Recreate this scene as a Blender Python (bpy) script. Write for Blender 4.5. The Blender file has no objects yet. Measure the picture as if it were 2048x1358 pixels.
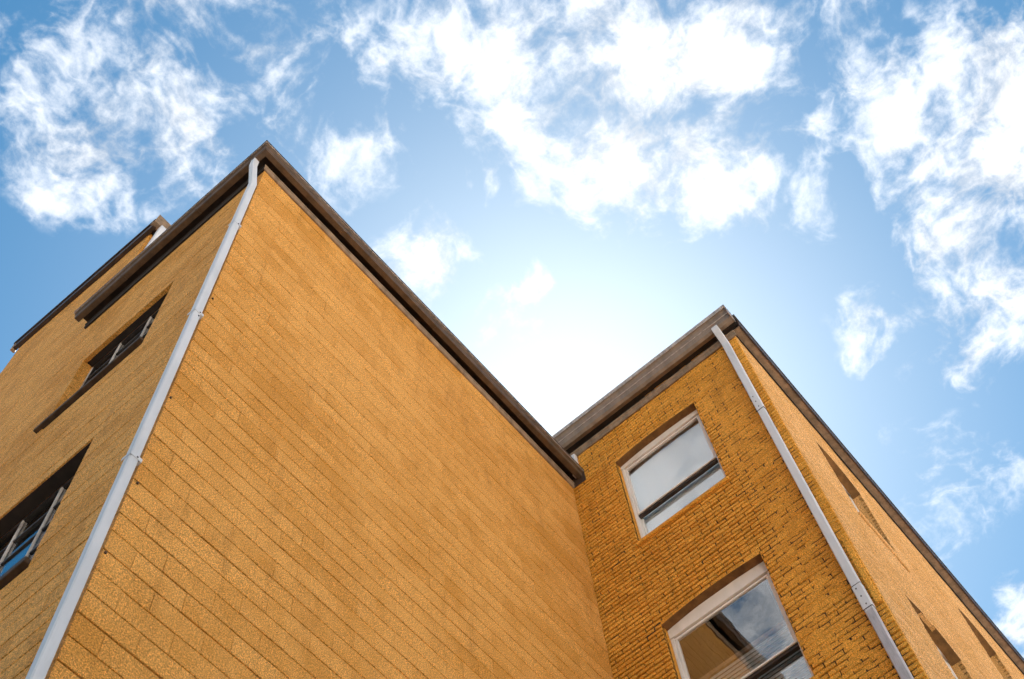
import bpy, math, random
from mathutils import Vector, Matrix, noise

S = bpy.context.scene
R = math.radians
random.seed(7)
H = 1.6                      # eye height; all z below are written relative to the eye

# ------------------------------------------------------------------ camera
def rz(t): return Matrix.Rotation(t, 3, 'Z')
def rx(t): return Matrix.Rotation(t, 3, 'X')
CAMR = rz(R(301.9423)) @ rx(R(156.1833)) @ rz(R(-8.938))
FPX = 2516.22
cam_data = bpy.data.cameras.new('camera')
cam_data.sensor_fit = 'HORIZONTAL'
cam_data.sensor_width = 36.0
cam_data.lens = 36.0 * FPX / 2048.0
cam_data.clip_start = 0.05
cam_data.clip_end = 5000
cam = bpy.data.objects.new('camera', cam_data)
S.collection.objects.link(cam)
cam.matrix_world = Matrix.Translation((0, 0, H)) @ CAMR.to_4x4()
S.camera = cam

def ray(px, py):
    return CAMR @ Vector(((px - 1024) / FPX, -(py - 679) / FPX, -1.0))
def project(p):
    c = CAMR.transposed() @ Vector(p)
    if c.z > -0.01: return None
    return (1024 + FPX * c.x / -c.z, 679 - FPX * c.y / -c.z)

# ------------------------------------------------------------------ light, exposure
SUN = ray(1132, 886).normalized()
EL = math.asin(SUN.z)
AZ = math.atan2(SUN.y, SUN.x)
sun_data = bpy.data.lights.new('sun', 'SUN')
sun_data.energy = 5.0
sun_data.angle = R(0.5)
sun_data.color = (1.0, 0.95, 0.87)
sun = bpy.data.objects.new('sun', sun_data)
S.collection.objects.link(sun)
sun.rotation_mode = 'QUATERNION'
sun.rotation_quaternion = SUN.to_track_quat('Z', 'Y')
sun.location = (0, 0, 40)

S.view_settings.view_transform = 'Standard'
S.view_settings.look = 'None'
S.view_settings.gamma = 1.0
S.view_settings.exposure = 1.80
SKY_STRENGTH = 0.05
CLOUD = (5.7, 5.75, 5.85)
CLOUD_CUT = 0.31
S.cycles.use_denoising = True
S.cycles.use_adaptive_sampling = True
S.cycles.adaptive_threshold = 0.05
S.cycles.max_bounces = 6
S.cycles.diffuse_bounces = 3

# ------------------------------------------------------------------ world: sky with clouds
W = bpy.data.worlds.new('World')
S.world = W
W.use_nodes = True
W.cycles.sampling_method = 'MANUAL'
W.cycles.sample_map_resolution = 512
nt = W.node_tree
nt.nodes.clear()
def N(tree, typ, **kw):
    n = tree.nodes.new(typ)
    for k, v in kw.items():
        setattr(n, k, v)
    return n
def val(tree, sock, v):
    if isinstance(v, (int, float)) or isinstance(v, (tuple, list)):
        sock.default_value = v
    else:
        tree.links.new(v, sock)
def M(tree, op, a, b=None, c=None, clamp=False):
    n = N(tree, 'ShaderNodeMath', operation=op, use_clamp=clamp)
    val(tree, n.inputs[0], a)
    if b is not None: val(tree, n.inputs[1], b)
    if c is not None: val(tree, n.inputs[2], c)
    return n.outputs[0]
def VM(tree, op, a, b=None, out=0):
    n = N(tree, 'ShaderNodeVectorMath', operation=op)
    val(tree, n.inputs[0], a)
    if b is not None:
        val(tree, n.inputs['Scale'] if op == 'SCALE' else n.inputs[1], b)
    return n.outputs[out]
def NOISE(tree, vec, scale, detail=4, rough=0.5, dist=0.0, lac=2.0):
    n = N(tree, 'ShaderNodeTexNoise')
    n.inputs['Scale'].default_value = scale
    n.inputs['Detail'].default_value = detail
    n.inputs['Roughness'].default_value = rough
    n.inputs['Lacunarity'].default_value = lac
    n.inputs['Distortion'].default_value = dist
    if vec is not None: tree.links.new(vec, n.inputs['Vector'])
    return n
def MAPR(tree, v, a, b, c, d, smooth=True):
    n = N(tree, 'ShaderNodeMapRange')
    n.interpolation_type = 'SMOOTHSTEP' if smooth else 'LINEAR'
    n.clamp = True
    val(tree, n.inputs['Value'], v)
    for k, x in zip(('From Min', 'From Max', 'To Min', 'To Max'), (a, b, c, d)):
        val(tree, n.inputs[k], x)
    return n.outputs[0]

sky = N(nt, 'ShaderNodeTexSky', sky_type='NISHITA')
sky.sun_disc = False
sky.sun_elevation = EL
sky.sun_rotation = math.pi / 2 - AZ
sky.altitude = 200
sky.air_density = 1.0
sky.dust_density = 0.73
sky.ozone_density = 4.0
hue = N(nt, 'ShaderNodeHueSaturation')
hue.inputs['Saturation'].default_value = 1.35
hue.inputs['Hue'].default_value = 0.488
hue.inputs['Value'].default_value = 0.93
nt.links.new(sky.outputs[0], hue.inputs['Color'])
SKYC = VM(nt, 'MULTIPLY', hue.outputs[0], (0.97, 1.09, 0.99))
tc = N(nt, 'ShaderNodeTexCoord')
sep = N(nt, 'ShaderNodeSeparateXYZ')
nt.links.new(tc.outputs['Generated'], sep.inputs[0])
zz = M(nt, 'MAXIMUM', sep.outputs[2], 0.06)
comb = N(nt, 'ShaderNodeCombineXYZ')
nt.links.new(M(nt, 'DIVIDE', sep.outputs[0], zz), comb.inputs[0])
nt.links.new(M(nt, 'DIVIDE', sep.outputs[1], zz), comb.inputs[1])
UV = comb.outputs[0]                       # position on a flat cloud deck overhead
# ragged edges: warp the deck position by noise
def NOISE2(tree, vec, scale, detail=4, rough=0.5, dist=0.0):
    n = NOISE(tree, vec, scale, detail, rough, dist); n.noise_dimensions = '2D'
    return n
w1 = NOISE2(nt, UV, 10.0, 3, 0.5)
UVW = VM(nt, 'ADD', UV, VM(nt, 'SCALE', VM(nt, 'SUBTRACT', w1.outputs['Color'], (0.5, 0.5, 0.5)), 0.085))
# cloud masses on the deck: (pixel of the photograph they were read from, radius in pixels, thickness)
CL = [(170, 290, 150, .85), (330, 235, 150, .85), (110, 365, 85, .62), (215, 345, 80, .65), (190, 110, 110, .55), (40, 255, 60, .5), (60, 70, 90, .45),
      (330, 30, 170, .66), (370, 370, 90, .55), (520, 60, 160, .62), (440, 150, 140, .50), (540, 220, 110, .46), (610, 310, 80, .44), (670, 85, 90, .62), (840, 340, 34, .5), (240, 200, 130, .6),
      (760, 290, 80, .60), (690, 325, 65, .50), (835, 520, 90, .78), (895, 480, 30, .45),
      (780, 130, 90, .6), (900, 90, 150, .75), (1030, 60, 170, .75), (1080, 200, 150, .8), (1250, 110, 210, 1.0), (1410, 110, 170, 1.0),
      (1020, 255, 80, .6), (1140, 290, 120, .75), (1290, 270, 180, 1.0), (1420, 300, 150, .95), (1440, 390, 100, .75), (1250, 370, 70, .5),
      (1590, 290, 130, .52), (1610, 400, 80, .36), (1715, 40, 75, .6), (1745, 140, 100, .7), (1800, 230, 120, .78), (2000, 180, 200, 1.0), (2010, 360, 190, 1.0), (1900, 300, 140, .82),
      (1930, 480, 140, .85), (2000, 580, 130, .85), (1860, 570, 80, .6), (1745, 668, 76, .82), (1955, 690, 84, .75), (1780, 742, 36, .6), (1860, 670, 95, .62), (1900, 610, 90, .7),
      (2060, 1265, 110, .9), (1990, 1220, 40, .4),
      (990, 655, 66, .85), (960, 695, 50, .8), (1050, 592, 50, .78), (1015, 376, 34, .6), (945, 368, 26, .5), (1425, 490, 28, .4), (1120, 425, 40, .36), (1890, 960, 190, .36), (1850, 1100, 120, .32)]
CLD = [((-0.53, 0.22), 0.26, 1.3), ((-0.62, 0.36), 0.14, 0.8), ((-0.40, 0.40), 0.10, 0.6), ((-0.76, 0.20), 0.24, 1.15)]     # masses behind the viewer, seen mirrored in the panes
acc = None
for (px, py, rad, amp) in CL:
    d0 = ray(px, py); c0 = (d0.x / d0.z, d0.y / d0.z, 0.0)
    rr = rad / FPX / d0.z * 1.7
    dist = N(nt, 'ShaderNodeVectorMath', operation='DISTANCE')
    nt.links.new(UVW, dist.inputs[0]); dist.inputs[1].default_value = c0
    b = M(nt, 'MULTIPLY_ADD', dist.outputs['Value'], -amp / rr, amp)
    acc = b if acc is None else M(nt, 'MAXIMUM', acc, b)
for (c0, rr, amp) in CLD:
    dist = N(nt, 'ShaderNodeVectorMath', operation='DISTANCE')
    nt.links.new(UVW, dist.inputs[0]); dist.inputs[1].default_value = (*c0, 0.0)
    acc = M(nt, 'MAXIMUM', acc, M(nt, 'MULTIPLY_ADD', dist.outputs['Value'], -amp / rr, amp))
# the rest of the sky: scattered clouds of the same sort
far = NOISE2(nt, UVW, 1.9, 3, 0.55)
vdist = N(nt, 'ShaderNodeVectorMath', operation='DISTANCE')
nt.links.new(UV, vdist.inputs[0])
dc = ray(1024, 560); vdist.inputs[1].default_value = (dc.x / dc.z, dc.y / dc.z, 0)
elsewhere = MAPR(nt, vdist.outputs['Value'], 0.46, 0.62, 0.0, 1.0)
rest = M(nt, 'MULTIPLY', MAPR(nt, far.outputs['Fac'], 0.48, 0.68, 0.0, 0.9), elsewhere)
field = M(nt, 'MAXIMUM', acc, rest)
# wispy detail eats into the masses
det = NOISE2(nt, VM(nt, 'ADD', UV, VM(nt, 'SCALE', w1.outputs['Color'], 0.02)), 13.0, 10, 0.66, 0.0)
rid = NOISE2(nt, UVW, 23.0, 3, 0.6)
fil = M(nt, 'SUBTRACT', 0.085, M(nt, 'ABSOLUTE', M(nt, 'SUBTRACT', rid.outputs['Fac'], 0.5)))      # fine filaments
detail = M(nt, 'MULTIPLY_ADD', M(nt, 'SUBTRACT', det.outputs['Fac'], 0.5), 2.0, M(nt, 'MULTIPLY', fil, 1.5))
dens = M(nt, 'MULTIPLY_ADD', detail, MAPR(nt, field, 0.02, 0.3, 0.0, 1.0), M(nt, 'SUBTRACT', field, CLOUD_CUT))
mask = MAPR(nt, dens, -0.12, 0.72, 0.0, 1.0)
shade = MAPR(nt, det.outputs['Fac'], 0.36, 0.60, 0.78, 1.12)
cloud_col = N(nt, 'ShaderNodeVectorMath', operation='SCALE')
cloud_col.inputs[0].default_value = CLOUD
nt.links.new(shade, cloud_col.inputs['Scale'])
skyplus = VM(nt, 'ADD', cloud_col.outputs[0], VM(nt, 'SCALE', SKYC, 0.2))
mix = N(nt, 'ShaderNodeMix', data_type='RGBA')
nt.links.new(mask, mix.inputs[0])
nt.links.new(SKYC, mix.inputs[6])
nt.links.new(skyplus, mix.inputs[7])
bg = N(nt, 'ShaderNodeBackground')
bg.inputs['Strength'].default_value = SKY_STRENGTH
nt.links.new(mix.outputs[2], bg.inputs['Color'])
wo = N(nt, 'ShaderNodeOutputWorld')
nt.links.new(bg.outputs[0], wo.inputs['Surface'])

# ------------------------------------------------------------------ materials
def new_mat(name):
    m = bpy.data.materials.new(name); m.use_nodes = True
    t = m.node_tree; t.nodes.clear()
    out = N(t, 'ShaderNodeOutputMaterial'); b = N(t, 'ShaderNodeBsdfPrincipled')
    t.links.new(b.outputs[0], out.inputs[0])
    return m, t, b
def rgb_mix(t, fac, a, b, mode='MIX'):
    n = N(t, 'ShaderNodeMix', data_type='RGBA', blend_type=mode)
    val(t, n.inputs[0], fac)
    for s, v in ((n.inputs[6], a), (n.inputs[7], b)):
        if isinstance(v, tuple): s.default_value = (*v, 1) if len(v) == 3 else v
        else: t.links.new(v, s)
    return n.outputs[2]
def geo_pos(t):
    return N(t, 'ShaderNodeNewGeometry').outputs['Position']

def paint_masonry(name, light, dark, grime, speck=0.5, bump=0.35, bump_scale=110.0, streak=1.0):
    m, t, b = new_mat(name)
    p = geo_pos(t)
    big = NOISE(t, p, 0.9, 3, 0.6)
    mid = NOISE(t, p, 5.5, 4, 0.65)
    fine = NOISE(t, p, 80.0, 2, 0.75)
    fine2 = NOISE(t, p, 210.0, 0, 0.6)
    at = N(t, 'ShaderNodeAttribute'); at.attribute_name = 'tint'
    f = M(t, 'ADD', M(t, 'MULTIPLY', big.outputs['Fac'], 0.6), M(t, 'MULTIPLY', mid.outputs['Fac'], 0.4))
    f = M(t, 'ADD', MAPR(t, f, 0.34, 0.66, 0.0, 1.0), M(t, 'MULTIPLY', at.outputs['Fac'], 0.75), clamp=True)
    col = rgb_mix(t, f, dark, light)
    # rain streaks and grime patches
    sc = N(t, 'ShaderNodeMapping'); sc.inputs['Scale'].default_value = (2.6, 2.6, 0.42)
    t.links.new(p, sc.inputs['Vector'])
    st = NOISE(t, sc.outputs[0], 1.5, 5, 0.68)
    g = MAPR(t, st.outputs['Fac'], 0.54, 0.74, 0.0, 0.62 * streak)
    col = rgb_mix(t, g, col, grime)
    # pores and speckle of rough paint
    s1 = MAPR(t, fine.outputs['Fac'], 0.3, 0.7, 1.0 - 0.42 * speck, 1.0 + 0.34 * speck, smooth=False)
    s2 = MAPR(t, fine2.outputs['Fac'], 0.3, 0.7, 1.0 - 0.30 * speck, 1.0 + 0.26 * speck, smooth=False)
    gg = N(t, 'ShaderNodeCombineXYZ')
    sm = M(t, 'MULTIPLY', s1, s2)
    for k in range(3): t.links.new(sm, gg.inputs[k])
    col = rgb_mix(t, 1.0, col, gg.outputs[0], 'MULTIPLY')
    t.links.new(col, b.inputs['Base Color'])
    b.inputs['Roughness'].default_value = 0.78
    b.inputs['Specular IOR Level'].default_value = 0.3
    bp = N(t, 'ShaderNodeBump'); bp.inputs['Strength'].default_value = bump; bp.inputs['Distance'].default_value = 0.006
    bn = NOISE(t, p, bump_scale, 2, 0.7)
    t.links.new(M(t, 'ADD', bn.outputs['Fac'], M(t, 'MULTIPLY', mid.outputs['Fac'], 1.5)), bp.inputs['Height'])
    t.links.new(bp.outputs[0], b.inputs['Normal'])
    return m

def plain(name, col, rough=0.5, var=0.25, scale=14.0, dirt=None, dirt_amt=0.4, metallic=0.0, bump=0.08, spec=0.4, stretch=(1, 1, 0.25)):
    m, t, b = new_mat(name)
    p = geo_pos(t)
    mp = N(t, 'ShaderNodeMapping'); mp.inputs['Scale'].default_value = stretch
    t.links.new(p, mp.inputs['Vector'])
    n1 = NOISE(t, mp.outputs[0], scale, 6, 0.65)
    n2 = NOISE(t, p, 160.0, 3, 0.6)
    lo = tuple(c * (1 - var) for c in col); hi = tuple(min(1, c * (1 + var)) for c in col)
    c = rgb_mix(t, MAPR(t, n1.outputs['Fac'], 0.3, 0.7, 0, 1), lo, hi)
    if dirt:
        n3 = NOISE(t, mp.outputs[0], scale * 0.37, 8, 0.7)
        c = rgb_mix(t, MAPR(t, n3.outputs['Fac'], 0.52, 0.72, 0, dirt_amt), c, dirt)
    t.links.new(c, b.inputs['Base Color'])
    b.inputs['Roughness'].default_value = rough
    b.inputs['Metallic'].default_value = metallic
    b.inputs['Specular IOR Level'].default_value = spec
    bp = N(t, 'ShaderNodeBump'); bp.inputs['Strength'].default_value = bump; bp.inputs['Distance'].default_value = 0.004
    t.links.new(n2.outputs['Fac'], bp.inputs['Height'])
    t.links.new(bp.outputs[0], b.inputs['Normal'])
    return m

MAT = {}
MAT['block'] = paint_masonry('ochre_paint_on_block', (0.80, 0.360, 0.080), (0.65, 0.262, 0.038), (0.42, 0.155, 0.018), 1.35, 0.6, 120.0, 0.8)
MAT['side_block'] = MAT['block']
MAT['brick'] = paint_masonry('ochre_paint_on_brick', (0.86, 0.372, 0.048), (0.70, 0.275, 0.026), (0.36, 0.135, 0.012), 1.35, 0.8, 85.0, 0.9)
MAT['side_brick'] = paint_masonry('paler_ochre_paint_on_brick', (0.76, 0.395, 0.145), (0.66, 0.315, 0.085), (0.44, 0.185, 0.03), 1.35, 0.8, 85.0, 0.35)  # paler mix of the front brick's ochre, for the side wall
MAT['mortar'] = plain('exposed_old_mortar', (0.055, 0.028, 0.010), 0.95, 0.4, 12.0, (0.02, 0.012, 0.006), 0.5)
MAT['joint'] = plain('thin_paint_in_joint', (0.20, 0.085, 0.022), 0.95, 0.4, 5.0, (0.40, 0.18, 0.04), 0.8)
MAT['gutter'] = plain('brown_gutter_paint', (0.105, 0.060, 0.033), 0.42, 0.28, 9.0, (0.05, 0.03, 0.02), 0.5)
MAT['pale_gutter'] = plain('grey_brown_gutter_paint', (0.24, 0.165, 0.115), 0.38, 0.2, 7.0, (0.12, 0.085, 0.06), 0.5)
MAT['lip'] = plain('gutter_lip_highlight', (0.42, 0.32, 0.26), 0.4, 0.3, 20.0, (0.12, 0.08, 0.06), 0.6)  # paler than the gutter: highlight along the lip painted in
MAT['trim'] = plain('brown_trim_board', (0.26, 0.165, 0.10), 0.6, 0.3, 10.0, (0.08, 0.05, 0.03), 0.6)
MAT['dark_trim'] = plain('dark_brown_edge_metal', (0.055, 0.030, 0.020), 0.5, 0.3, 10.0)
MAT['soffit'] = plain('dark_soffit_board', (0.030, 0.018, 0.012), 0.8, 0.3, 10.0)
MAT['white'] = plain('white_downspout_paint', (0.67, 0.625, 0.625), 0.45, 0.06, 6.0, (0.40, 0.34, 0.30), 0.35)
MAT['grey_white'] = plain('weathered_downspout_paint', (0.52, 0.46, 0.47), 0.6, 0.12, 30.0, (0.30, 0.24, 0.22), 0.5)
MAT['frame'] = plain('cream_window_paint', (0.82, 0.71, 0.63), 0.5, 0.05, 6.0, (0.5, 0.38, 0.28), 0.35)
MAT['mullion'] = plain('old_cream_mullion_paint', (0.62, 0.50, 0.42), 0.6, 0.25, 30.0, (0.16, 0.09, 0.05), 0.8)
MAT['head_shade'] = plain('brown_head_shade', (0.20, 0.088, 0.024), 0.8, 0.3, 9.0, (0.09, 0.04, 0.015), 0.6)  # dark brown for arch undersides; the shade there is put into the colour
MAT['steel'] = plain('dark_steel_sash', (0.035, 0.022, 0.016), 0.5, 0.3, 12.0)
MAT['sill'] = plain('dark_brown_sill', (0.075, 0.040, 0.020), 0.7, 0.35, 10.0)
MAT['roof'] = plain('roof_felt', (0.08, 0.075, 0.07), 0.9, 0.2, 3.0)
MAT['blind'] = plain('white_blind_slat', (0.85, 0.82, 0.83), 0.5, 0.05, 5.0)
MAT['shade'] = plain('white_roller_shade', (0.80, 0.79, 0.79), 0.8, 0.05, 3.0)
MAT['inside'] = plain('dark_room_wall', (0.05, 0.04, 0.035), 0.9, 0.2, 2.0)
MAT['screw'] = plain('rusty_screw', (0.05, 0.03, 0.03), 0.6, 0.2, 40.0)

def glass_mat(name, ior, tint):
    m = bpy.data.materials.new(name); m.use_nodes = True
    t = m.node_tree; t.nodes.clear()
    out = N(t, 'ShaderNodeOutputMaterial')
    ge = N(t, 'ShaderNodeNewGeometry')
    cosv = M(t, 'ABSOLUTE', VM(t, 'DOT_PRODUCT', ge.outputs['Normal'], ge.outputs['Incoming'], out=1))
    sch = M(t, 'MULTIPLY_ADD', M(t, 'POWER', M(t, 'SUBTRACT', 1.0, cosv), 5.0), 1.0 - ior, ior)
    tr = N(t, 'ShaderNodeBsdfTransparent'); tr.inputs[0].default_value = (*tint, 1)
    gl = N(t, 'ShaderNodeBsdfGlossy'); gl.inputs['Roughness'].default_value = 0.015
    wob = N(t, 'ShaderNodeBump'); wob.inputs['Strength'].default_value = 0.05; wob.inputs['Distance'].default_value = 0.02
    wn = NOISE(t, geo_pos(t), 3.0, 2, 0.5)
    t.links.new(wn.outputs['Fac'], wob.inputs['Height']); t.links.new(wob.outputs[0], gl.inputs['Normal'])
    mx = N(t, 'ShaderNodeMixShader')
    t.links.new(sch, mx.inputs[0]); t.links.new(tr.outputs[0], mx.inputs[1]); t.links.new(gl.outputs[0], mx.inputs[2])
    t.links.new(mx.outputs[0], out.inputs[0])
    return m
MAT['glass'] = glass_mat('window_glass', 0.20, (0.97, 0.98, 0.98))

def ground_mat(name, c0, c1, c2):
    m, t, b = new_mat(name)
    p = geo_pos(t)
    a1 = NOISE(t, p, 0.25, 5, 0.6); a2 = NOISE(t, p, 60.0, 4, 0.7)
    c = rgb_mix(t, MAPR(t, a1.outputs['Fac'], 0.35, 0.65, 0, 1), c0, c1)
    c = rgb_mix(t, MAPR(t, a2.outputs['Fac'], 0.45, 0.6, 0, 0.5), c, c2)
    t.links.new(c, b.inputs['Base Color']); b.inputs['Roughness'].default_value = 0.9
    return m
MAT['asphalt'] = ground_mat('asphalt', (0.045, 0.043, 0.040), (0.070, 0.066, 0.060), (0.035, 0.034, 0.032))
MAT['concrete'] = ground_mat('pale_concrete', (0.56, 0.51, 0.45), (0.64, 0.59, 0.52), (0.48, 0.43, 0.38))

# ------------------------------------------------------------------ object helpers
WL = {}                                   # world location of every object
COL = S.collection
def link(o, parent, loc):
    COL.objects.link(o)
    WL[o] = Vector(loc)
    if parent is not None:
        o.parent = parent
        o.location = Vector(loc) - WL[parent]
    else:
        o.location = loc
    return o
def thing(name, label, cat, loc):
    o = bpy.data.objects.new(name, None)
    o['label'] = label; o['category'] = cat
    o.empty_display_size = 0.3
    return link(o, None, loc)
def mesh_of(name, verts, faces, mats, smooth=False, tint=None, midx=None):
    me = bpy.data.meshes.new(name)
    me.from_pydata([tuple(v) for v in verts], [], faces)
    for mm in (mats if isinstance(mats, (list, tuple)) else [mats]): me.materials.append(mm)
    if midx: me.polygons.foreach_set('material_index', midx)
    if tint is not None:
        at = me.attributes.new('tint', 'FLOAT', 'FACE'); at.data.foreach_set('value', tint)
    if smooth: me.polygons.foreach_set('use_smooth', [True] * len(me.polygons))
    me.update()
    return me
def mk(name, verts, faces, mat, parent=None, smooth=False, tint=None, origin=None):
    """one mesh object; verts are given relative to the eye height"""
    vs = [Vector((v[0], v[1], v[2] + H)) for v in verts]
    if origin is None:
        lo = [min(v[i] for v in vs) for i in range(3)]; hi = [max(v[i] for v in vs) for i in range(3)]
        origin = Vector([(lo[i] + hi[i]) / 2 for i in range(3)])
    me = mesh_of(name, [v - origin for v in vs], faces, mat, smooth, tint)
    return link(bpy.data.objects.new(name, me), parent, origin)

class MB:
    def __init__(s): s.v = []; s.f = []
    def add(s, vs, fs):
        o = len(s.v); s.v += [tuple(v) for v in vs]; s.f += [tuple(i + o for i in f) for f in fs]
    def box(s, x0, x1, y0, y1, z0, z1):
        s.add([(x0, y0, z0), (x1, y0, z0), (x1, y1, z0), (x0, y1, z0), (x0, y0, z1), (x1, y0, z1), (x1, y1, z1), (x0, y1, z1)],
              [(0, 3, 2, 1), (4, 5, 6, 7), (0, 1, 5, 4), (1, 2, 6, 5), (2, 3, 7, 6), (3, 0, 4, 7)])
    def bbox(s, x0, x1, y0, y1, z0, z1, ch):
        """box with chamfered edges"""
        import itertools
        V = {}; vs = []
        lo = (x0, y0, z0); hi = (x1, y1, z1)
        for sg in itertools.product((0, 1), repeat=3):
            for ax in range(3):
                q = []
                for k in range(3):
                    e = hi[k] if sg[k] else lo[k]
                    q.append(e if k == ax else e + (-ch if sg[k] else ch))
                V[(sg, ax)] = len(vs); vs.append(q)
        fs = []
        for ax in range(3):
            o1, o2 = [k for k in range(3) if k != ax]
            for sd in (0, 1):
                ring = []
                for a, b in ((0, 0), (1, 0), (1, 1), (0, 1)):
                    sg = [0, 0, 0]; sg[ax] = sd; sg[o1] = a; sg[o2] = b; ring.append(V[(tuple(sg), ax)])
                fs.append(tuple(ring))
            for a in (0, 1):
                for b in (0, 1):
                    s0 = [0, 0, 0]; s0[o1] = a; s0[o2] = b; s1 = list(s0); s1[ax] = 1
                    fs.append((V[(tuple(s0), o1)], V[(tuple(s1), o1)], V[(tuple(s1), o2)], V[(tuple(s0), o2)]))
        for sg in itertools.product((0, 1), repeat=3):
            fs.append(tuple(V[(sg, k)] for k in range(3)))
        s.add(vs, fs)
    def sweep(s, prof, path, closed=True, caps=True):
        """profile points (lists of 3-D rings, one ring per path point)"""
        n = len(path[0]); o = len(s.v)
        for ring in path: s.v += [tuple(p) for p in ring]
        for i in range(len(path) - 1):
            for j in range(n if closed else n - 1):
                k = (j + 1) % n
                s.f.append((o + i * n + j, o + i * n + k, o + (i + 1) * n + k, o + (i + 1) * n + j))
        if caps:
            s.f.append(tuple(o + j for j in range(n)))
            e = o + (len(path) - 1) * n
            s.f.append(tuple(e + j for j in reversed(range(n))))
    def build(s, name, mat, parent=None, smooth=False):
        ob = mk(name, s.v, s.f, mat, parent, smooth)
        import bmesh
        bm = bmesh.new(); bm.from_mesh(ob.data); bmesh.ops.recalc_face_normals(bm, faces=bm.faces); bm.to_mesh(ob.data); bm.free()
        return ob

# wall frames: P(u, z, n) with n pointing out of the wall; flip = winding
XA, YF, XB, YB = 1.805, 4.10, 7.508, 1.270
class Frame:
    def __init__(s, kind): s.kind = kind
    def P(s, u, z, n):
        return {'F': (u, YF - n, z), 'L': (XA - n, u, z), 'B': (XB - n, u, z), 'R': (u, YB - n, z)}[s.kind]
    def D(s, u, z, n):
        return {'F': (u, -n, z), 'L': (-n, u, z), 'B': (-n, u, z), 'R': (u, -n, z)}[s.kind]
    @property
    def flip(s): return s.kind in 'LB'
FR = {k: Frame(k) for k in 'FLBR'}

def piece(w, h, d, ch, jit, rng, chu=None):
    """a masonry unit: front face, rounded (chamfered) arris, sides; local (u, z, n)"""
    hw, hh = w / 2, h / 2
    if chu is None: chu = ch
    J = lambda a: rng.uniform(-a, a)
    vs = []
    corners = ((-1, -1), (1, -1), (1, 1), (-1, 1))
    js = [(J(jit), J(jit), J(jit * 0.5)) for _ in corners]
    for (a, b), q in zip(corners, js):
        vs.append((a * (hw - chu) + q[0], b * (hh - ch) + q[1] * 0.6, q[2]))
    for (a, b), q in zip(corners, js):
        vs.append((a * hw + q[0] * 0.8, b * hh + q[1] * 0.5, -ch * 0.9))
    for (a, b) in corners:
        vs.append((a * hw, b * hh, -d))
    fs = [(0, 1, 2, 3)]
    for r in (0, 4):
        for i in range(4):
            k = (i + 1) % 4
            fs.append((r + 4 + i, r + 4 + k, r + k, r + i))
    return vs, fs

def lay(frame, u0, u1, z0, zbase, z1, course, unit, bed, head, holes, rng, jitter, depth, ch):
    """courses of units in running bond, cut round the openings -> list of (u, z, w, h, n)"""
    out = []
    k0 = math.floor((z0 - zbase) / course); k1 = math.ceil((z1 - zbase) / course)
    for k in range(k0, k1):
        za = zbase + k * course; zb = min(za + course, z1)
        if zb - za < 0.03: continue
        off = (0.5 if k % 2 else 0.0) * unit
        u = u0 - off
        while u < u1 - 0.01:
            a = max(u, u0); b_ = min(u + unit, u1)
            u += unit
            segs = [(a, b_)]
            for (h0, h1, hz0, hz1) in holes:
                if zb - 0.02 > hz0 and za + 0.02 < hz1:
                    ns = []
                    for (p, q) in segs:
                        if q <= h0 or p >= h1: ns.append((p, q))
                        else:
                            if p < h0: ns.append((p, h0))
                            if q > h1: ns.append((h1, q))
                    segs = ns
            for (p, q) in segs:
                if q - p < 0.010: continue
                gb = bed * rng.uniform(0.75, 1.3); gh = head * rng.uniform(0.8, 1.2)
                full = abs((q - p) - unit) < 1e-4 and abs(zb - za - course) < 1e-4
                out.append(((p + q) / 2, (za + zb) / 2 + rng.uniform(-1, 1) * bed * 0.12, q - p - gh, zb - za - gb, rng.uniform(-jitter, jitter * 0.6), full))
    return out

def area_on_photo(fr, it):
    u, z, w, h, n, full = it
    q = [project(fr.P(u + a * w / 2, z + b * h / 2, 0)) for a, b in ((-1, -1), (1, -1), (1, 1), (-1, 1))]
    if any(x is None for x in q): return 0
    cx = sum(x[0] for x in q) / 4; cy = sum(x[1] for x in q) / 4
    if not (-10 < cx < 2058 and -10 < cy < 1368): return 0
    return abs(sum(q[i][0] * q[(i + 1) % 4][1] - q[(i + 1) % 4][0] * q[i][1] for i in range(4))) / 2

def masonry(sets, limit, unit_name, rest_name, mat, ch, jit, depth, chu=None):
    """sets: list of (frame, wall object, units). The largest on the photo become objects, the rest one part per wall"""
    allu = []
    for si, (fr, wall, units) in enumerate(sets):
        for it in units: allu.append((area_on_photo(fr, it), si, it))
    allu.sort(key=lambda a: -a[0])
    rng = random.Random(3)
    variants = {}
    rest = {i: ([], [], []) for i in range(len(sets))}
    for idx, (ar, si, it) in enumerate(allu):
        fr, wall, _ = sets[si]
        u, z, w, h, n, full = it
        if idx < limit and ar > 0:
            key = (fr.kind, round(w, 2), round(h, 3) if not full else 0, rng.randrange(6))
            me = variants.get(key)
            if me is None:
                vs, fs = piece(w, h, depth, ch, jit, rng, chu)
                if fr.flip: fs = [tuple(reversed(f)) for f in fs]
                tv = rng.uniform(-0.5, 0.5)
                me = mesh_of(unit_name, [fr.D(*v) for v in vs], fs, mat, tint=[tv] * len(fs))
                variants[key] = me
            P = fr.P(u, z, n)
            link(bpy.data.objects.new(unit_name, me), wall, (P[0], P[1], P[2] + H))
        else:
            vs, fs = piece(w, h, depth, ch, jit, rng, chu)
            if fr.flip: fs = [tuple(reversed(f)) for f in fs]
            V, F, T = rest[si]
            o = len(V)
            V += [fr.P(u + a, z + b, n + c_) for a, b, c_ in vs]
            F += [tuple(i + o for i in f) for f in fs]
            tv = rng.uniform(-0.5, 0.5); T += [tv] * len(fs)
    for si, (V, F, T) in rest.items():
        if V:
            ob = mk(rest_name, V, F, mat, sets[si][1], tint=T)
            ob['kind'] = 'stuff'

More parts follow.
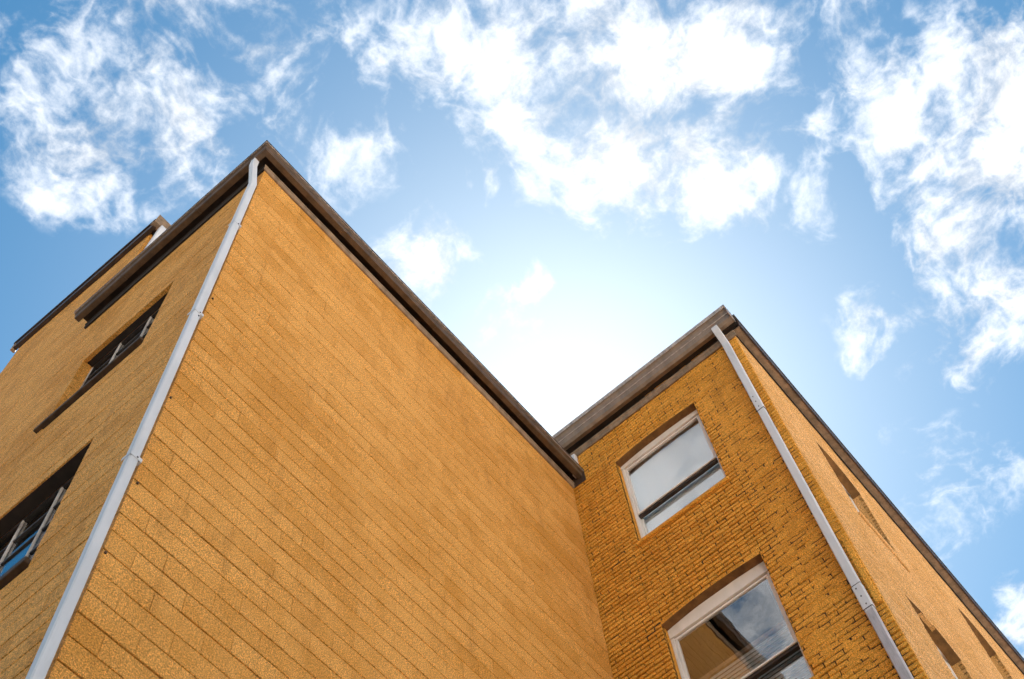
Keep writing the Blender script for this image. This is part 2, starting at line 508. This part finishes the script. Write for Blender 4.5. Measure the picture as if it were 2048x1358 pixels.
def backing(fr, name, parent, mat, u0, u1, z0, z1, holes, depth_fn, du, dz, reveal, deep_mat=None, deep=0.012):
    """the mortar face behind the units: a grid whose depth varies, with openings and their reveals"""
    us = sorted(set([u0, u1] + [h[i] for h in holes for i in (0, 1)])); zs = sorted(set([z0, z1] + [h[i] for h in holes for i in (2, 3)]))
    def fill(a, step):
        r = []
        for p, q in zip(a[:-1], a[1:]):
            n = max(1, int(math.ceil((q - p) / step)))
            r += [p + (q - p) * i / n for i in range(n)]
        return r + [a[-1]]
    us, zs = fill(us, du), fill(zs, dz)
    V = []; F = []; idx = {}; MI = []
    def vert(i, j):
        if (i, j) not in idx:
            idx[(i, j)] = len(V); V.append(fr.P(us[i], zs[j], -depth_fn(us[i], zs[j])))
        return idx[(i, j)]
    for i in range(len(us) - 1):
        for j in range(len(zs) - 1):
            cu, cz = (us[i] + us[i + 1]) / 2, (zs[j] + zs[j + 1]) / 2
            if any(h[0] < cu < h[1] and h[2] < cz < h[3] for h in holes): continue
            F.append((vert(i, j), vert(i + 1, j), vert(i + 1, j + 1), vert(i, j + 1)))
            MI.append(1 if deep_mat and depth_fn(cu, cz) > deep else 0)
    for (a, b, c_, d) in holes:
        ring = [(a, c_), (b, c_), (b, d), (a, d)]
        for (p, q) in zip(ring, ring[1:] + ring[:1]):
            o = len(V)
            V += [fr.P(p[0], p[1], -0.049), fr.P(q[0], q[1], -0.049), fr.P(q[0], q[1], -reveal), fr.P(p[0], p[1], -reveal)]
            F.append((o, o + 1, o + 2, o + 3)); MI.append(0)
    if fr.flip: F = [tuple(reversed(f)) for f in F]
    ob = mk(name, V, F, mat, parent)
    if deep_mat:
        ob.data.materials.append(deep_mat); ob.data.polygons.foreach_set('material_index', MI)
    return ob

# ------------------------------------------------------------------ ground
mk('ground', [(-900, -900, -H), (900, -900, -H), (900, 900, -H), (-900, 900, -H)], [(0, 1, 2, 3)], MAT['concrete'])['kind'] = 'structure'  # unseen ground, made pale to bounce sunlight onto the walls
b = MB(); b.box(-200.0, 60.0, -13.0, 200.0, -H - 0.1, -H + 0.004); b.build('added_asphalt', MAT['asphalt'])['kind'] = 'structure'  # unseen dark sheet, added to cut bounce light on soffits and side faces

GZ = -H
BLK, BKH = 0.4064, 0.2032
BASE = 6.745 - 0.2032 * 41                # a bed joint level read from the photograph

# ------------------------------------------------------------------ building A: painted concrete block, at the left
A = thing('concrete_block_building', 'tan painted concrete block building with brown gutter and corner downspout, at left', 'building', (XA + 2.85, YF + 1.4, 0))
W_TOP, W_LOW = (5.11, 6.47, 10.92, 12.45), (5.10, 6.46, 7.24, 8.91)
rngA = random.Random(11)
TOPA = 14.44
def flatdepth(d, amp):
    return lambda u, z: d + amp * noise.noise(Vector((u * 1.7, z * 6.0, 3.3)))
A_front = backing(FR['F'], 'front_wall', A, MAT['block'], XA + 0.034, XB, GZ, TOPA, [], flatdepth(0.017, 0.014), 0.3, 0.1, 0.12, MAT['joint'], 0.0125)
A_side = backing(FR['L'], 'side_wall', A, MAT['block'], YF + 0.034, 6.9, GZ, TOPA, [W_TOP, W_LOW], flatdepth(0.018, 0.010), 0.3, 0.1, 0.20, MAT['joint'], 0.0125)
uF = lay(FR['F'], XA, XB - 0.005, GZ, BASE, TOPA, BKH, BLK, 0.0120, 0.0018, [], rngA, 0.0022, 0.03, 0.004)
uL = lay(FR['L'], YF + 0.046, 6.9, GZ, BASE, TOPA, BKH, BLK, 0.0130, 0.0018, [W_TOP, W_LOW], rngA, 0.0022, 0.03, 0.004)
masonry([(FR['F'], A_front, uF), (FR['L'], A_side, uL)], 300, 'concrete_block', 'block_courses', MAT['block'], 0.0035, 0.0008, 0.045, 0.0008)
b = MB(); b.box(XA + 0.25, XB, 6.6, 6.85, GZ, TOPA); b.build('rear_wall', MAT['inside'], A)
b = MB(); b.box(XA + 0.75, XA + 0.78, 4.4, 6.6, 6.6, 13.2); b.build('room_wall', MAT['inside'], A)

# gutters: K-style trough swept along a run
def gutter_ring(o0, o1, zb, zt, scale_front=1.0):
    """profile in (offset from wall, z): back, bottom, ogee front, rolled lip, inside"""
    d = o1 - o0; h = zt - zb
    return [(o0, zt), (o0, zb), (o0 + d * 0.62, zb), (o0 + d * 0.70, zb + h * 0.12), (o0 + d * 0.73, zb + h * 0.42), (o0 + d * 0.82, zb + h * 0.62),
            (o0 + d * 0.95, zb + h * 0.74), (o1, zb + h * 0.82), (o1, zt), (o1 - 0.012, zt), (o1 - 0.012, zb + h * 0.86), (o0 + d * 0.80, zb + h * 0.70),
            (o0 + d * 0.66, zb + h * 0.15), (o0 + 0.006, zb + h * 0.05), (o0 + 0.006, zt)]
GA = gutter_ring(0.10, 0.205, 14.365, 14.50)
b = MB()
ca = [(XA - o, YF - o, z) for o, z in GA]                         # mitred corner
b.sweep(GA, [[(XB - 0.004, YF - o, z) for o, z in GA], ca, [(XA - o, 7.14, z) for o, z in GA]])
gA = b.build('gutter', MAT['gutter'], A)
b = MB()
lip = [(0.203, 14.484), (0.213, 14.484), (0.213, 14.506), (0.203, 14.506)]
b.sweep(lip, [[(XB - 0.006, YF - o, z) for o, z in lip], [(XA - o, YF - o, z) for o, z in lip], [(XA - o, 7.145, z) for o, z in lip]])
b.build('drip_edge', MAT['dark_trim'], gA)
b = MB()
lip = [(0.196, 14.462), (0.2085, 14.458), (0.2105, 14.470), (0.2085, 14.482), (0.198, 14.482)]
b.sweep(lip, [[(XB - 0.005, YF - o, z) for o, z in lip], [(XA - o, YF - o, z) for o, z in lip], [(XA - o, 7.142, z) for o, z in lip]])
b.build('rolled_lip', MAT['lip'], gA)
def grow(ring, g):
    cx = sum(q[0] for q in ring) / len(ring); cz = sum(q[1] for q in ring) / len(ring)
    return [(o + (g if o > cx else -g), z + (g if z > cz else -g)) for o, z in ring]
for x in (2.95, 4.62, 6.25):
    q = grow(GA[:9], 0.0035); b = MB(); b.sweep(q, [[(x + dx, YF - o, z) for o, z in q] for dx in (0, 0.035)]); b.build('gutter_joint', MAT['gutter'], gA)
for y in (5.05, 6.3):
    q = grow(GA[:9], 0.0035); b = MB(); b.sweep(q, [[(XA - o, y + dy, z) for o, z in q] for dy in (0, 0.035)]); b.build('gutter_joint', MAT['gutter'], gA)
# frieze moulding under the eave, one board per side
fz = [(0.0005, 14.245), (0.020, 14.245), (0.026, 14.262), (0.026, 14.318), (0.036, 14.332), (0.036, 14.352), (0.0005, 14.352)]
b = MB()
b.sweep(fz, [[(XB - 0.006, YF - o, z) for o, z in fz], [(XA - o + 0.0005, YF - o, z) for o, z in fz]])
b.build('frieze_board', MAT['trim'], A)
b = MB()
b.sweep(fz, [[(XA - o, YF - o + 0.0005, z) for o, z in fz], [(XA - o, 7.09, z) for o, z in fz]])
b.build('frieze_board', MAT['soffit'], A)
# soffit and roof
b = MB()
b.box(XA - 0.095, XB - 0.01, YF - 0.095, 6.895, 14.445, 14.47)
b.box(XA - 0.095, XA - 0.001, 6.895, 7.10, 14.445, 14.47)
b.build('soffit', MAT['soffit'], A)
b = MB(); b.box(XA - 0.10, XB - 0.01, YF - 0.10, 6.895, 14.473, 14.52); b.build('roof', MAT['roof'], A)
# gutter end against the brick wall: folded end plate
b = MB(); b.box(XB - 0.010, XB - 0.0045, YF - 0.212, YF - 0.02, 14.24, 14.50); b.build('gutter_end_plate', MAT['dark_trim'], gA)

# downspout at the corner
def pipe_path(b, pts, wx, wy, ch=0.008):
    """rectangular tube through points; wx, wy = half sizes across X and Y"""
    rings = []
    for (x, y, z) in pts:
        rings.append([(x - wx + ch, y - wy, z), (x + wx - ch, y - wy, z), (x + wx, y - wy + ch, z), (x + wx, y + wy - ch, z),
                      (x + wx - ch, y + wy, z), (x - wx + ch, y + wy, z), (x - wx, y + wy - ch, z), (x - wx, y - wy + ch, z)])
    b.sweep(None, rings)
px, py = 1.7375, 4.092
b = MB()
pipe_path(b, [(1.672, 4.135, 14.37), (1.672, 4.130, 14.16), (px, py, 13.52), (px, py, 9.75)], 0.0375, 0.035)
dA = b.build('downspout', MAT['white'], A)
b = MB(); pipe_path(b, [(px, py, 9.80), (px, py, GZ + 0.25), (px - 0.05, py - 0.05, GZ + 0.08)], 0.0355, 0.033); b.build('lower_pipe', MAT['white'], dA)
def strap(z, parent, skew=0.0):
    b = MB()
    for (x0, x1, y0, y1) in ((px - 0.0395, px + 0.055, py - 0.0375, py - 0.0355), (px - 0.0400, px - 0.0380, py - 0.0375, py + 0.055)):
        b.box(x0, x1, y0, y1, z - 0.02, z + 0.02)
    b.box(px + 0.040, px + 0.056, py - 0.037, py + 0.004, z - 0.02 + skew, z + 0.02 + skew)
    return b.build('strap', MAT['white'], parent)
for z in (12.1, 9.77, 7.3): strap(z, dA)
for z in (12.1, 9.77, 9.70, 7.3):
    b = MB(); b.box(px + 0.01, px + 0.022, py - 0.0415, py - 0.036, z - 0.006, z + 0.006); b.build('screw', MAT['screw'], dA)
# chipped-paint marks beside the pipe, added as small dark lumps
for (x, z) in ((1.822, 8.33), (1.826, 10.28), (1.84, 7.12), (1.822, 6.30)):
    b = MB(); b.bbox(x - 0.009, x + 0.008, YF - 0.014, YF - 0.001, z - 0.008, z + 0.012, 0.003); b.build('paint_chip', MAT['sill'], A_front)

# steel windows of the side wall
def steel_window(root, hole, label):
    y0, y1, z0, z1 = hole
    x = XA + 0.118
    f = MB()
    for (a, b_, c_, d) in ((y0, y0 + 0.045, z0, z1), (y1 - 0.045, y1, z0, z1), (y0 + 0.045, y1 - 0.045, z0, z0 + 0.05), (y0 + 0.045, y1 - 0.045, z1 - 0.05, z1)):
        f.box(x, x + 0.05, a, b_, c_, d)
    e = f.build('window', MAT['steel'], root); e['label'] = label
    f = MB(); f.box(x - 0.006, x + 0.03, y1 - 0.040, y1 - 0.012, z0 + 0.05, z1 - 0.06); f.build('jamb_strip', MAT['mullion'], e)
    ym = [y0 + (y1 - y0) * k / 3 for k in (1, 2)]
    for y in ym:
        f = MB(); f.bbox(x - 0.008, x + 0.014, y - 0.009, y + 0.009, z0 + 0.05, z1 - 0.055, 0.004); f.build('mullion', MAT['mullion'], e)
    rows = 5
    edges = [y0 + 0.045] + ym + [y1 - 0.045]
    zs = [z0 + 0.05 + (z1 - z0 - 0.1) * k / rows for k in range(rows + 1)]
    for k in range(1, rows):
        for i in range(3):
            f = MB(); f.bbox(x + 0.002, x + 0.032, edges[i] + (0.013 if i else 0), edges[i + 1] - (0.013 if i < 2 else 0), zs[k] - 0.014, zs[k] + 0.014, 0.004); f.build('glazing_bar', MAT['steel'], e)
    for k in range(rows):
        for i in range(3):
            tilt = 0.0
            f = MB()
            xa = x + 0.0155
            f.box(xa, xa + 0.004, edges[i] + (0.001), edges[i + 1] - 0.001, zs[k] + (0.0145 if k else 0.001), zs[k + 1] - (0.0145 if k < rows - 1 else 0.001))
            f.build('pane', MAT['glass'], e)
    f = MB(); f.bbox(XA - 0.045, XA + 0.115, y0 - 0.005, y1 + 0.085, z0 - 0.056, z0 - 0.001, 0.006); f.build('sill', MAT['sill'], e)
    f = MB(); f.box(XA + 0.001, XA + 0.115, y0 + 0.001, y1 - 0.001, z1 - 0.006, z1 - 0.001); f.build('head_shade_plate', MAT['soffit'], e)  # dark plate under the window head, with the head's shade painted in
steel_window(A, W_TOP, 'upper steel window with cream mullions')
steel_window(A, W_LOW, 'lower steel window reflecting blue sky')

# ------------------------------------------------------------------ building C: the taller block behind the left eave
C = thing('rear_block_tower', 'taller tan block tower with dark eave rising behind the left gutter', 'building', (XA + 1.6, 8.35, 0))
CY0, CY1 = 6.905, 9.80
def ztop(y): return 17.40 + (y - CY0) * 0.11
C_side = backing(FR['L'], 'side_wall', C, MAT['block'], CY0, CY1, GZ, 17.75, [], flatdepth(0.018, 0.010), 0.3, 0.1, 0.1, MAT['joint'], 0.0125)
uC = lay(FR['L'], CY0, CY1, GZ, BASE, 17.72, BKH, BLK, 0.0130, 0.0018, [], rngA, 0.0022, 0.03, 0.004)
uC = [it for it in uC if it[1] + 0.03 < ztop(it[0]) + 0.1]
masonry([(FR['L'], C_side, uC)], 300, 'concrete_block', 'block_courses', MAT['block'], 0.0035, 0.0008, 0.045, 0.0008)
b = MB(); b.box(XA + 0.046, XA + 3.2, CY0, CY0 + 0.2, GZ, 17.46); b.build('end_wall', MAT['block'], C)
b = MB(); b.box(XA + 0.046, XA + 3.2, CY1 - 0.2, CY1 - 0.001, GZ, 17.7); b.build('end_wall', MAT['block'], C)
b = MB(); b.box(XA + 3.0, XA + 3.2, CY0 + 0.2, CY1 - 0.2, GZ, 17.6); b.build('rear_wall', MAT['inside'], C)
# sloping roof slab, rake board and drip edge
def slab(b, x0, x1, ya, yb, lo, hi):
    b.add([(x0, ya, ztop(ya) + lo), (x1, ya, ztop(ya) + lo), (x1, yb, ztop(yb) + lo), (x0, yb, ztop(yb) + lo),
           (x0, ya, ztop(ya) + hi), (x1, ya, ztop(ya) + hi), (x1, yb, ztop(yb) + hi), (x0, yb, ztop(yb) + hi)],
          [(0, 3, 2, 1), (4, 5, 6, 7), (0, 1, 5, 4), (1, 2, 6, 5), (2, 3, 7, 6), (3, 0, 4, 7)])
b = MB(); slab(b, XA - 0.062, XA - 0.004, CY0 - 0.15, CY1 + 0.09, 0.02, 0.20); b.build('rake_board', MAT['dark_trim'], C)
b = MB(); slab(b, XA - 0.085, XA + 3.25, CY0 - 0.16, CY1 + 0.10, 0.203, 0.26); b.build('roof', MAT['dark_trim'], C)
b = MB(); b.bbox(XA - 0.075, XA + 0.0, CY1 + 0.05, CY1 + 0.095, ztop(CY1) - 0.02, ztop(CY1) + 0.19, 0.006); b.build('rake_end_cap', MAT['trim'], C)
GC = gutter_ring(0.12, 0.27, 17.43, 17.60)
b = MB(); b.sweep(GC, [[(XA - 0.09, CY0 - o, z) for o, z in GC], [(XA + 3.2, CY0 - o, z) for o, z in GC]]); gC = b.build('gutter', MAT['trim'], C)
b = MB(); pipe_path(b, [(1.87, CY0 - 0.19, 17.46), (1.87, CY0 - 0.19, 17.34), (1.89, CY0 - 0.06, 16.9), (1.89, CY0 - 0.06, 14.55)], 0.045, 0.04); b.build('downspout', MAT['white'], C)

# ------------------------------------------------------------------ building B: painted brick, at the right
B = thing('brick_building', 'ochre painted brick building with sash windows and white downspout, at right', 'building', (XB + 4.5, YB + 3.5, 0))
BY1, BX1 = 9.0, 17.0
TOPB = 15.16
BCO, BUN = 0.0677, 0.2135
S_TOP, S_LOW = (2.15, 3.42, 12.24, 14.19), (2.145, 3.42, 8.74, 10.73)
R_WINS = [(8.93, 9.93, 12.22, 14.10), (8.80, 9.80, 8.70, 10.55), (12.40, 13.40, 12.22, 14.10), (12.30, 13.30, 8.70, 10.55), (15.0, 16.0, 12.22, 14.10)]
rngB = random.Random(23)
def fbm(u, z, s, o=0.0):
    return noise.fractal(Vector((u * s, z * s, o)), 1.0, 2.0, 4)
def rough_field(y, z):
    """0 where paint has filled the joints, 1 where the mortar has washed out"""
    f = 0.52 + 0.75 * fbm(y, z * 0.8, 1.3, 4.2)
    f += 0.65 * max(0, min(1, (y - 2.0) / 0.9)) - 0.30 * max(0, min(1, (2.15 - y) / 0.4))
    f += 0.45 * math.exp(-((z - 11.6) / 1.3) ** 2) * (1 if y > 2.0 else 0.3)
    f -= 0.35 * max(0, min(1, (z - 13.7) / 0.9))
    f += 0.9 * math.exp(-((z - 12.9) / 0.6) ** 2) * math.exp(-((y - 1.27) / 0.14) ** 2)
    f += 0.5 * math.exp(-((y - 4.1) / 0.2) ** 2) * (1 if z < 12.6 else 0)
    return max(0.26, min(1.0, f))
def bdepth(y, z):
    r = rough_field(y, z)
    g = 0.5 + 0.9 * noise.noise(Vector((y * 7.0, z * 19.0, 1.7)))
    return 0.0022 + 0.038 * r * max(0.0, min(1.0, g + 0.5 * (r - 0.35)))
def rdepth(x, z):
    g = 0.5 + 0.8 * noise.noise(Vector((x * 3.0, z * 19.0, 7.7)))
    f = 0.5 + 0.8 * fbm(x, z, 0.9, 9.1)
    return 0.007 + 0.028 * max(0.25, min(1, f)) * max(0.1, min(1, g))
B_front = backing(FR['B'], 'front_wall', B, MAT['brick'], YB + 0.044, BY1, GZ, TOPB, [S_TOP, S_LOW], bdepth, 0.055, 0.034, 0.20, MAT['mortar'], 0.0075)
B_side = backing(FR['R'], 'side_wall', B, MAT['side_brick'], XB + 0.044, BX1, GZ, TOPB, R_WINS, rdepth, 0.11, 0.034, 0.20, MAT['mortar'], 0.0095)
uB = lay(FR['B'], YB, 4.30, 5.0, BASE, TOPB, BCO, BUN, 0.0120, 0.0095, [S_TOP, S_LOW], rngB, 0.0030, 0.036, 0.004)
uR = lay(FR['R'], XB + 0.051, BX1, 5.0, BASE, TOPB, BCO, BUN, 0.0165, 0.0095, R_WINS, rngB, 0.0030, 0.036, 0.004)
def erode(it, f):
    u, z, w, h, n, full = it
    return (u, z, w - 0.007 * f * rngB.random(), h - 0.0135 * f * f * rngB.uniform(0.4, 1.1), n - 0.005 * f * rngB.random(), False)
uB = [erode(it, rough_field(it[0], it[1])) for it in uB]
masonry([(FR['B'], B_front, uB)], 270, 'brick', 'brick_courses', MAT['brick'], 0.006, 0.0042, 0.050)
masonry([(FR['R'], B_side, uR)], 30, 'brick', 'brick_courses', MAT['side_brick'], 0.006, 0.0042, 0.050)
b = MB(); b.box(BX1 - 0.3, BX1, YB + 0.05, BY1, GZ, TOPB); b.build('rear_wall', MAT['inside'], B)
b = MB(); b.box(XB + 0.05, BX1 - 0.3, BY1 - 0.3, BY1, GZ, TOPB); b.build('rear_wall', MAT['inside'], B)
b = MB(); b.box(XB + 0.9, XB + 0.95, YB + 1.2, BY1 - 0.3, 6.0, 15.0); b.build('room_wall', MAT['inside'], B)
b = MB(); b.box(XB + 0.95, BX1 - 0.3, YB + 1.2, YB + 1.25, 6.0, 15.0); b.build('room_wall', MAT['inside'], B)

# shallow brick arches closing the window heads
def arch(fr, parent, hole, rise, sag_side, mat):
    u0, u1, z0, z1 = hole
    n = 14; V = []; F = []
    for i in range(n + 1):
        t_ = i / n; u = u0 + (u1 - u0) * t_
        z = z1 - rise * (2 * t_ - 1) ** 2 * (1.25 if (t_ > 0.5) == sag_side else 0.75)
        for (zz_, nn) in ((z1 + 0.006, 0.001), (z, 0.001), (z, -0.110), (z1 + 0.006, -0.110)): V.append(fr.P(u, zz_, nn))
    for i in range(n):
        for j in range(4):
            k = (j + 1) % 4
            F.append((4 * i + j, 4 * (i + 1) + j, 4 * (i + 1) + k, 4 * i + k))
    ob = mk('arch', V, F, mat, parent)
    ob.data.materials.append(MAT['head_shade']); ob.data.polygons.foreach_set('material_index', [1 if j == 1 else 0 for i in range(n) for j in range(4)])
    import bmesh
    bm = bmesh.new(); bm.from_mesh(ob.data); bmesh.ops.recalc_face_normals(bm, faces=bm.faces); bm.to_mesh(ob.data); bm.free()

def sash_window(root, fr, hole, header, rail_z, label, inset=0.115, blind=None, shade=False, low_set=0.06, stile=0.055):
    u0, u1, z0, z1 = hole
    e = None
    def bx(name, a, b_, c_, d, n0, n1, mat, ch=0.004, into=None):
        p, q = fr.P(a, c_, -n0), fr.P(b_, d, -n1)
        lo = [min(p[k], q[k]) for k in range(3)]; hi = [max(p[k], q[k]) for k in range(3)]
        mb = into or MB()
        (mb.bbox if ch else mb.box)(lo[0], hi[0], lo[1], hi[1], lo[2], hi[2], *([ch] if ch else []))
        return mb if into else mb.build(name, mat, e)
    i0 = inset
    zt = z1 - header
    fm = MB(); fm.v = []
    bx('', u0 + 0.001, u1 - 0.001, zt + 0.008, z1 - 0.001, i0 - 0.012, i0 + 0.06, None, 0.004, fm)
    bx('', u0 + 0.001, u0 + 0.04, z0 + 0.03, zt + 0.006, i0, i0 + 0.13, None, 0.004, fm)
    bx('', u1 - 0.04, u1 - 0.001, z0 + 0.03, zt + 0.006, i0, i0 + 0.13, None, 0.004, fm)
    e = fm.build('window', MAT['frame'], root); e['label'] = label
    # upper sash, outer track
    a, b_ = u0 + 0.042, u1 - 0.042
    bx('upper_sash_rail', a, b_, zt - 0.032, zt - 0.002, i0 + 0.012, i0 + 0.05, MAT['frame'])
    bx('sash_stile', a, a + 0.03, rail_z + 0.002, zt - 0.034, i0 + 0.012, i0 + 0.05, MAT['frame'])
    bx('sash_stile', b_ - 0.03, b_, rail_z + 0.002, zt - 0.034, i0 + 0.012, i0 + 0.05, MAT['frame'])
    bx('meeting_rail', a, b_, rail_z - 0.022, rail_z, i0 + 0.004, i0 + 0.022, MAT['frame'], 0.003)
    bx('meeting_rail_shade', a, b_, rail_z - 0.060, rail_z - 0.003, i0 + 0.0225, i0 + 0.07, MAT['steel'], 0.003)  # separate dark piece: shade below the rail put into its colour
    bx('pane', a + 0.031, b_ - 0.031, rail_z + 0.001, zt - 0.033, i0 + 0.026, i0 + 0.030, MAT['glass'], 0)
    # lower sash, inner track
    j0 = i0 + low_set + 0.012
    bx('lower_sash_rail', a, b_, z0 + 0.03, z0 + 0.09, j0, j0 + 0.04, MAT['frame'])
    bx('sash_stile', a, a + 0.022, z0 + 0.092, rail_z - 0.002, j0, j0 + 0.04, MAT['frame'])
    bx('sash_stile', b_ - 0.022, b_, z0 + 0.092, rail_z - 0.002, j0, j0 + 0.04, MAT['frame'])
    bx('pane', a + 0.023, b_ - 0.023, z0 + 0.091, rail_z + 0.03, j0 + 0.016, j0 + 0.020, MAT['glass'], 0)
    # masonry sill, painted with the wall
    bx('sill', u0 - 0.04, u1 + 0.04, z0 - 0.065, z0 - 0.001, -0.028, i0 + 0.05, MAT['brick'] if fr.kind == 'B' else MAT['side_brick'], 0.012)
    if shade:
        bx('roller_shade', u0 + 0.03, u1 - 0.03, z0 + 0.05, z1 - 0.02, i0 + 0.125, i0 + 0.128, MAT['shade'], 0)
    if blind:
        zb_top, n = blind
        bl = bx('blind_headrail', u0 + 0.02, u1 - 0.02, zb_top, zb_top + 0.06, i0 + 0.135, i0 + 0.175, MAT['trim'])
        nrm = fr.D(0, 0, 1); zc = zb_top - 0.03
        me = None
        for k in range(n):
            pc = fr.P((u0 + u1) / 2, zc - 0.054 * k, -(i0 + 0.155))
            if me is None:
                L = (u1 - u0 - 0.05) / 2
                prof = [(-0.011, -0.006), (-0.004, 0.000), (0.004, 0.003), (0.011, 0.005), (0.011, 0.0065), (0.004, 0.0045), (-0.004, 0.0015), (-0.011, -0.0045)]
                V = [fr.D(s_ * L, pz, pn) for s_ in (-1, 1) for (pn, pz) in prof]
                F = [(i, (i + 1) % 8, 8 + (i + 1) % 8, 8 + i) for i in range(8)]
                me = mesh_of('slat', V, F, MAT['blind'])
            link(bpy.data.objects.new('slat', me), e, (pc[0], pc[1], pc[2] + H))
    return e
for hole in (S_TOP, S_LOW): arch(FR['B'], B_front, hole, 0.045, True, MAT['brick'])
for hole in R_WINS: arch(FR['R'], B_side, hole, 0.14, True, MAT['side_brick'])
sash_window(B, FR['B'], S_TOP, 0.125, 12.98, 'upper sash window with pale shade, reflecting clouds', shade=True)
sash_window(B, FR['B'], S_LOW, 0.20, 9.43, 'lower sash window with slatted blind behind the glass', blind=(9.88, 20))
for k, hole in enumerate(R_WINS):
    sash_window(B, FR['R'], hole, 0.10, (hole[2] + hole[3]) / 2, 'narrow foreshortened sash window in the side wall', inset=0.125, shade=False)

# gutter, frieze, soffit and roof of the brick building
GB = gutter_ring(0.085, 0.250, 15.115, 15.375)
GB[2] = (0.150, 15.085); GB[1] = (0.085, 15.115); GB[3] = (0.185, 15.115); GB[4] = (0.200, 15.20)
b = MB(); b.sweep(GB, [[(XB - o, 1.165, z) for o, z in GB], [(XB - o, BY1, z) for o, z in GB]]); gB = b.build('gutter', MAT['pale_gutter'], B)
q = grow(GB[:9], 0.004); b = MB(); b.sweep(q, [[(XB - o, 2.62 + dy, z) for o, z in q] for dy in (0, 0.045)]); b.build('gutter_joint', MAT['pale_gutter'], gB)
lip = [(0.198, 15.205), (0.208, 15.20), (0.214, 15.212), (0.206, 15.222)]
b = MB(); b.sweep(lip, [[(XB - o, 1.163, z) for o, z in lip], [(XB - o, BY1, z) for o, z in lip]]); b.build('bead', MAT['lip'], gB)
lip = [(0.246, 15.30), (0.258, 15.30), (0.258, 15.385), (0.246, 15.385)]
b = MB(); b.sweep(lip, [[(XB - o, 1.162, z) for o, z in lip], [(XB - o, BY1, z) for o, z in lip]]); b.build('rolled_lip', MAT['lip'], gB)
b = MB(); b.bbox(XB - 0.262, XB - 0.075, 1.150, 1.1615, 15.10, 15.38, 0.004); b.build('end_cap', MAT['pale_gutter'], gB)
fz = [(0.0042, 14.915), (0.022, 14.915), (0.030, 14.930), (0.030, 14.985), (0.048, 15.005), (0.048, 15.03), (0.0042, 15.03)]
b = MB(); b.sweep(fz, [[(XB - o, YB - 0.03, z) for o, z in fz], [(XB - o, BY1, z) for o, z in fz]]); b.build('frieze_board', MAT['trim'], B)
b = MB(); b.box(XB - 0.08, XB - 0.0045, YB - 0.10, BY1, 15.145, 15.165); b.build('soffit', MAT['soffit'], B)
b = MB(); b.box(XB - 0.002, BX1 + 0.1, YB - 0.112, YB - 0.0045, 15.08, 15.10); b.build('side_soffit', MAT['trim'], B)
b = MB(); b.box(XB - 0.002, BX1 + 0.1, YB - 0.135, YB - 0.1125, 15.075, 15.29); b.build('fascia', MAT['dark_trim'], B)
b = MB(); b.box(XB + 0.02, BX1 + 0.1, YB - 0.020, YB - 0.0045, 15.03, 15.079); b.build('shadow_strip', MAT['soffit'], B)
b = MB(); b.box(XB - 0.07, BX1 + 0.12, YB - 0.145, BY1 + 0.1, 15.295, 15.34); b.build('roof', MAT['roof'], B)

# downspouts of the brick building
qx, qy = XB - 0.062, 1.412
b = MB()
pipe_path(b, [(XB - 0.165, qy + 0.005, 15.14), (XB - 0.165, qy + 0.005, 15.05), (qx, qy, 14.80), (qx, qy, 12.86)], 0.036, 0.047)
dB = b.build('downspout', MAT['white'], B)
b = MB(); pipe_path(b, [(qx, qy, 12.90), (qx, qy, 8.95)], 0.034, 0.0445); b.build('middle_pipe', MAT['white'], dB)
b = MB(); pipe_path(b, [(qx, qy, 9.32), (qx, qy, 8.98)], 0.0375, 0.0490); b.build('sleeve', MAT['white'], dB)
b = MB(); pipe_path(b, [(qx, qy, 9.0), (qx, qy, GZ + 0.2)], 0.033, 0.0435)
for k in range(5):
    yy = qy - 0.032 + k * 0.016
    b.box(qx - 0.036, qx - 0.0325, yy - 0.003, yy + 0.003, GZ + 0.2, 8.97)
b.build('ribbed_lower_pipe', MAT['grey_white'], dB)
for (dy, z) in ((0.0, 12.93), (0.004, 13.06), (0.008, 13.19), (-0.005, 9.03), (0.003, 9.15), (0.012, 9.27)):
    b = MB(); b.bbox(qx - 0.0425, qx - 0.0345, qy + dy - 0.006, qy + dy + 0.006, z - 0.008, z + 0.008, 0.002); b.build('screw', MAT['screw'], dB)
for z in (12.858, 8.975, 9.322):
    b = MB(); pipe_path(b, [(qx, qy, z), (qx, qy, z + 0.007)], 0.0383, 0.0498); b.build('seam', MAT['screw'], dB)
b = MB(); b.bbox(XB - 0.03, XB - 0.004, 1.285, 1.345, 9.05, 10.1, 0.008); b.build('painted_batten', MAT['brick'], B)
b = MB(); pipe_path(b, [(XB - 0.042, 3.985, 14.910), (XB - 0.042, 3.985, 14.42)], 0.036, 0.047); b.build('short_downspout', MAT['white'], B)
